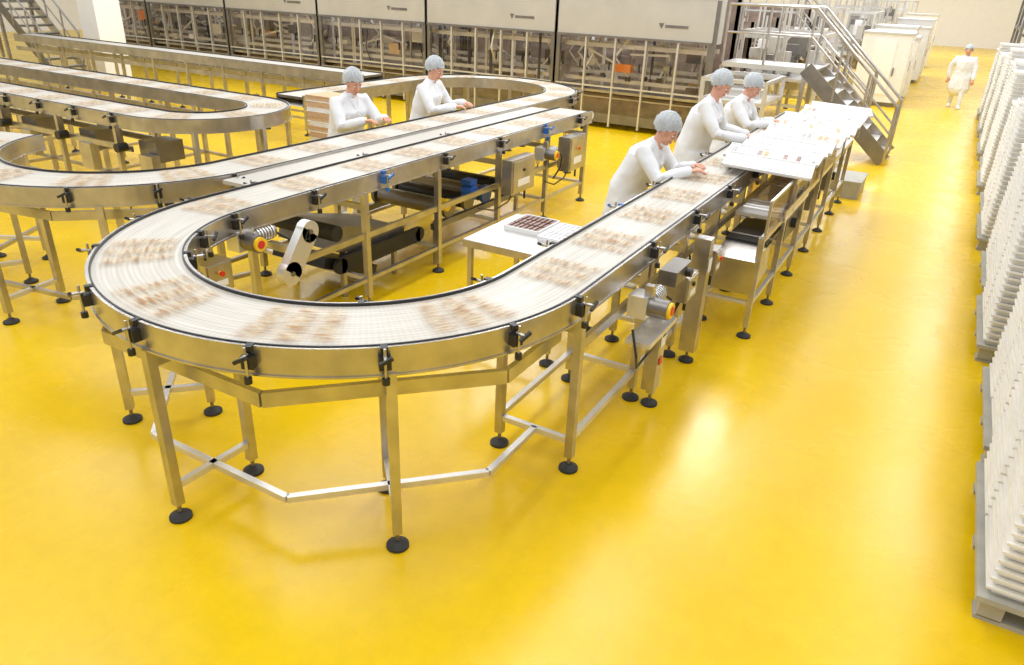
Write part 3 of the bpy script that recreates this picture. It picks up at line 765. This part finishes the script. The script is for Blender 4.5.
# ---------------------------------------------------------------- stairs and platform
def stairs(xf,y0,wy,rise,run,n,dirx=-1,plat=1.6,name='steel_stair_platform'):
    b=B(); h=rise/n; d=run/n
    for i in range(n):
        x=xf+dirx*d*(i+.5); z=h*(i+1)
        b.box((x,y0+wy/2,z-.015),(d*1.05,wy-.06,.03),STEELL); b.box((x-dirx*d*.5,y0+wy/2,z-.03),(.012,wy-.06,.05),STEELD)
    for y in(y0,y0+wy):
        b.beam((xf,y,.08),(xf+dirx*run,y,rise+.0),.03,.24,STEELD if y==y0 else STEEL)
        pts=[(xf,y,.05),(xf,y,.98),(xf+dirx*run,y,rise+.95),(xf+dirx*(run+plat),y,rise+.95),(xf+dirx*(run+plat),y,rise)]
        b.path(pts,.024,STEEL,8)
        b.path([(xf,y,.52),(xf+dirx*run,y,rise+.5),(xf+dirx*(run+plat),y,rise+.5)],.018,STEEL,8)
        for q in(.33,.66,1): b.tube((xf+dirx*run*q,y,rise*q),(xf+dirx*run*q,y,rise*q+.95),.021,STEEL,8)
        b.tube((xf+dirx*(run+plat*.5),y,rise),(xf+dirx*(run+plat*.5),y,rise+.95),.021,STEEL,8)
    b.box((xf+dirx*(run+plat/2),y0+wy/2,rise-.04),(plat,wy,.08),STEELL)
    for x in(xf+dirx*run,xf+dirx*(run+plat)):
        for y in(y0+.03,y0+wy-.03): leg(b,x,y,rise-.06,.07)
    b.obj(name)
stairs(-.72,14.0,.95,1.45,1.55,8,-1,1.45)
stairs(-1.6,18.9,.9,1.7,1.9,9,-1,2.6)
stairs(-20.2,11.2,.9,1.7,1.9,9,-1,2.0)

b=B(); b.box((-17.2,10.9,2.2),(.62,.62,4.4),WHITEW); b.box((-17.2,10.9,.08),(.7,.7,.16),GREY); b.obj('column')
b=B()
for i in range(5):
    z=.02+i*.11; b.box((-1.55,12.9,z+.045),(.55,.8,.09),OFFW); b.box((-1.55,12.9,z+.095),(.60,.86,.022),WHITE)
    for q in range(4): b.box((-1.262,12.6+q*.2,z+.05),(.012,.05,.05),GREY)
b.obj('crate_stack')
b=B(); b.box((-1.0,11.6,.23),(.46,.76,.03),PALW); b.box((-1.0,11.24,.11),(.44,.03,.22),PALW); b.box((-1.0,11.96,.11),(.44,.03,.22),PALW); b.box((-1.0,11.6,.12),(.40,.66,.05),GREY); b.box((-.79,11.6,.13),(.02,.70,.18),PALW)
b.obj('step_box')
b=B()
for x in(1.3,2.5):
    for y in(27,29,31): b.box((x,y,1.5),(.07,.07,3.0),STEELD)
for z in(.3,1.1,1.9,2.7):
    for x in(1.3,2.5): b.beam((x,27,z),(x,31,z),.05,.1,STEELD)
    b.box((1.9,29,z+.05),(1.2,4,.03),STEEL)
    if z<2.5:
        for y in(27.6,28.6,29.6,30.5): b.box((1.9,y,z+.35),(1.0,.7,.5),random.choice((WHITE,OFFW,GREY)))
b.obj('storage_rack')

# ---------------------------------------------------------------- lights
wd=bpy.data.worlds.new('world'); SC.world=wd; wd.use_nodes=True
wd.node_tree.nodes['Background'].inputs[0].default_value=(.98,.99,1,1); wd.node_tree.nodes['Background'].inputs[1].default_value=.72
def area(x,y,z,sx,sy,e):
    l=bpy.data.lights.new('ceiling_light','AREA'); l.shape='RECTANGLE'; l.size=sx; l.size_y=sy; l.energy=e; l.color=(1,.995,.985)
    o=bpy.data.objects.new('ceiling_light',l); SC.collection.objects.link(o); o.location=(x,y,z)
for x in(-13,-8,-3,1.5):
    for y in(1.5,7.5,14,22,34,46): area(x,y,6.4,1.4,3.8,{1.5:108,7.5:118}.get(y,245)*(.7 if x>1 else 1))
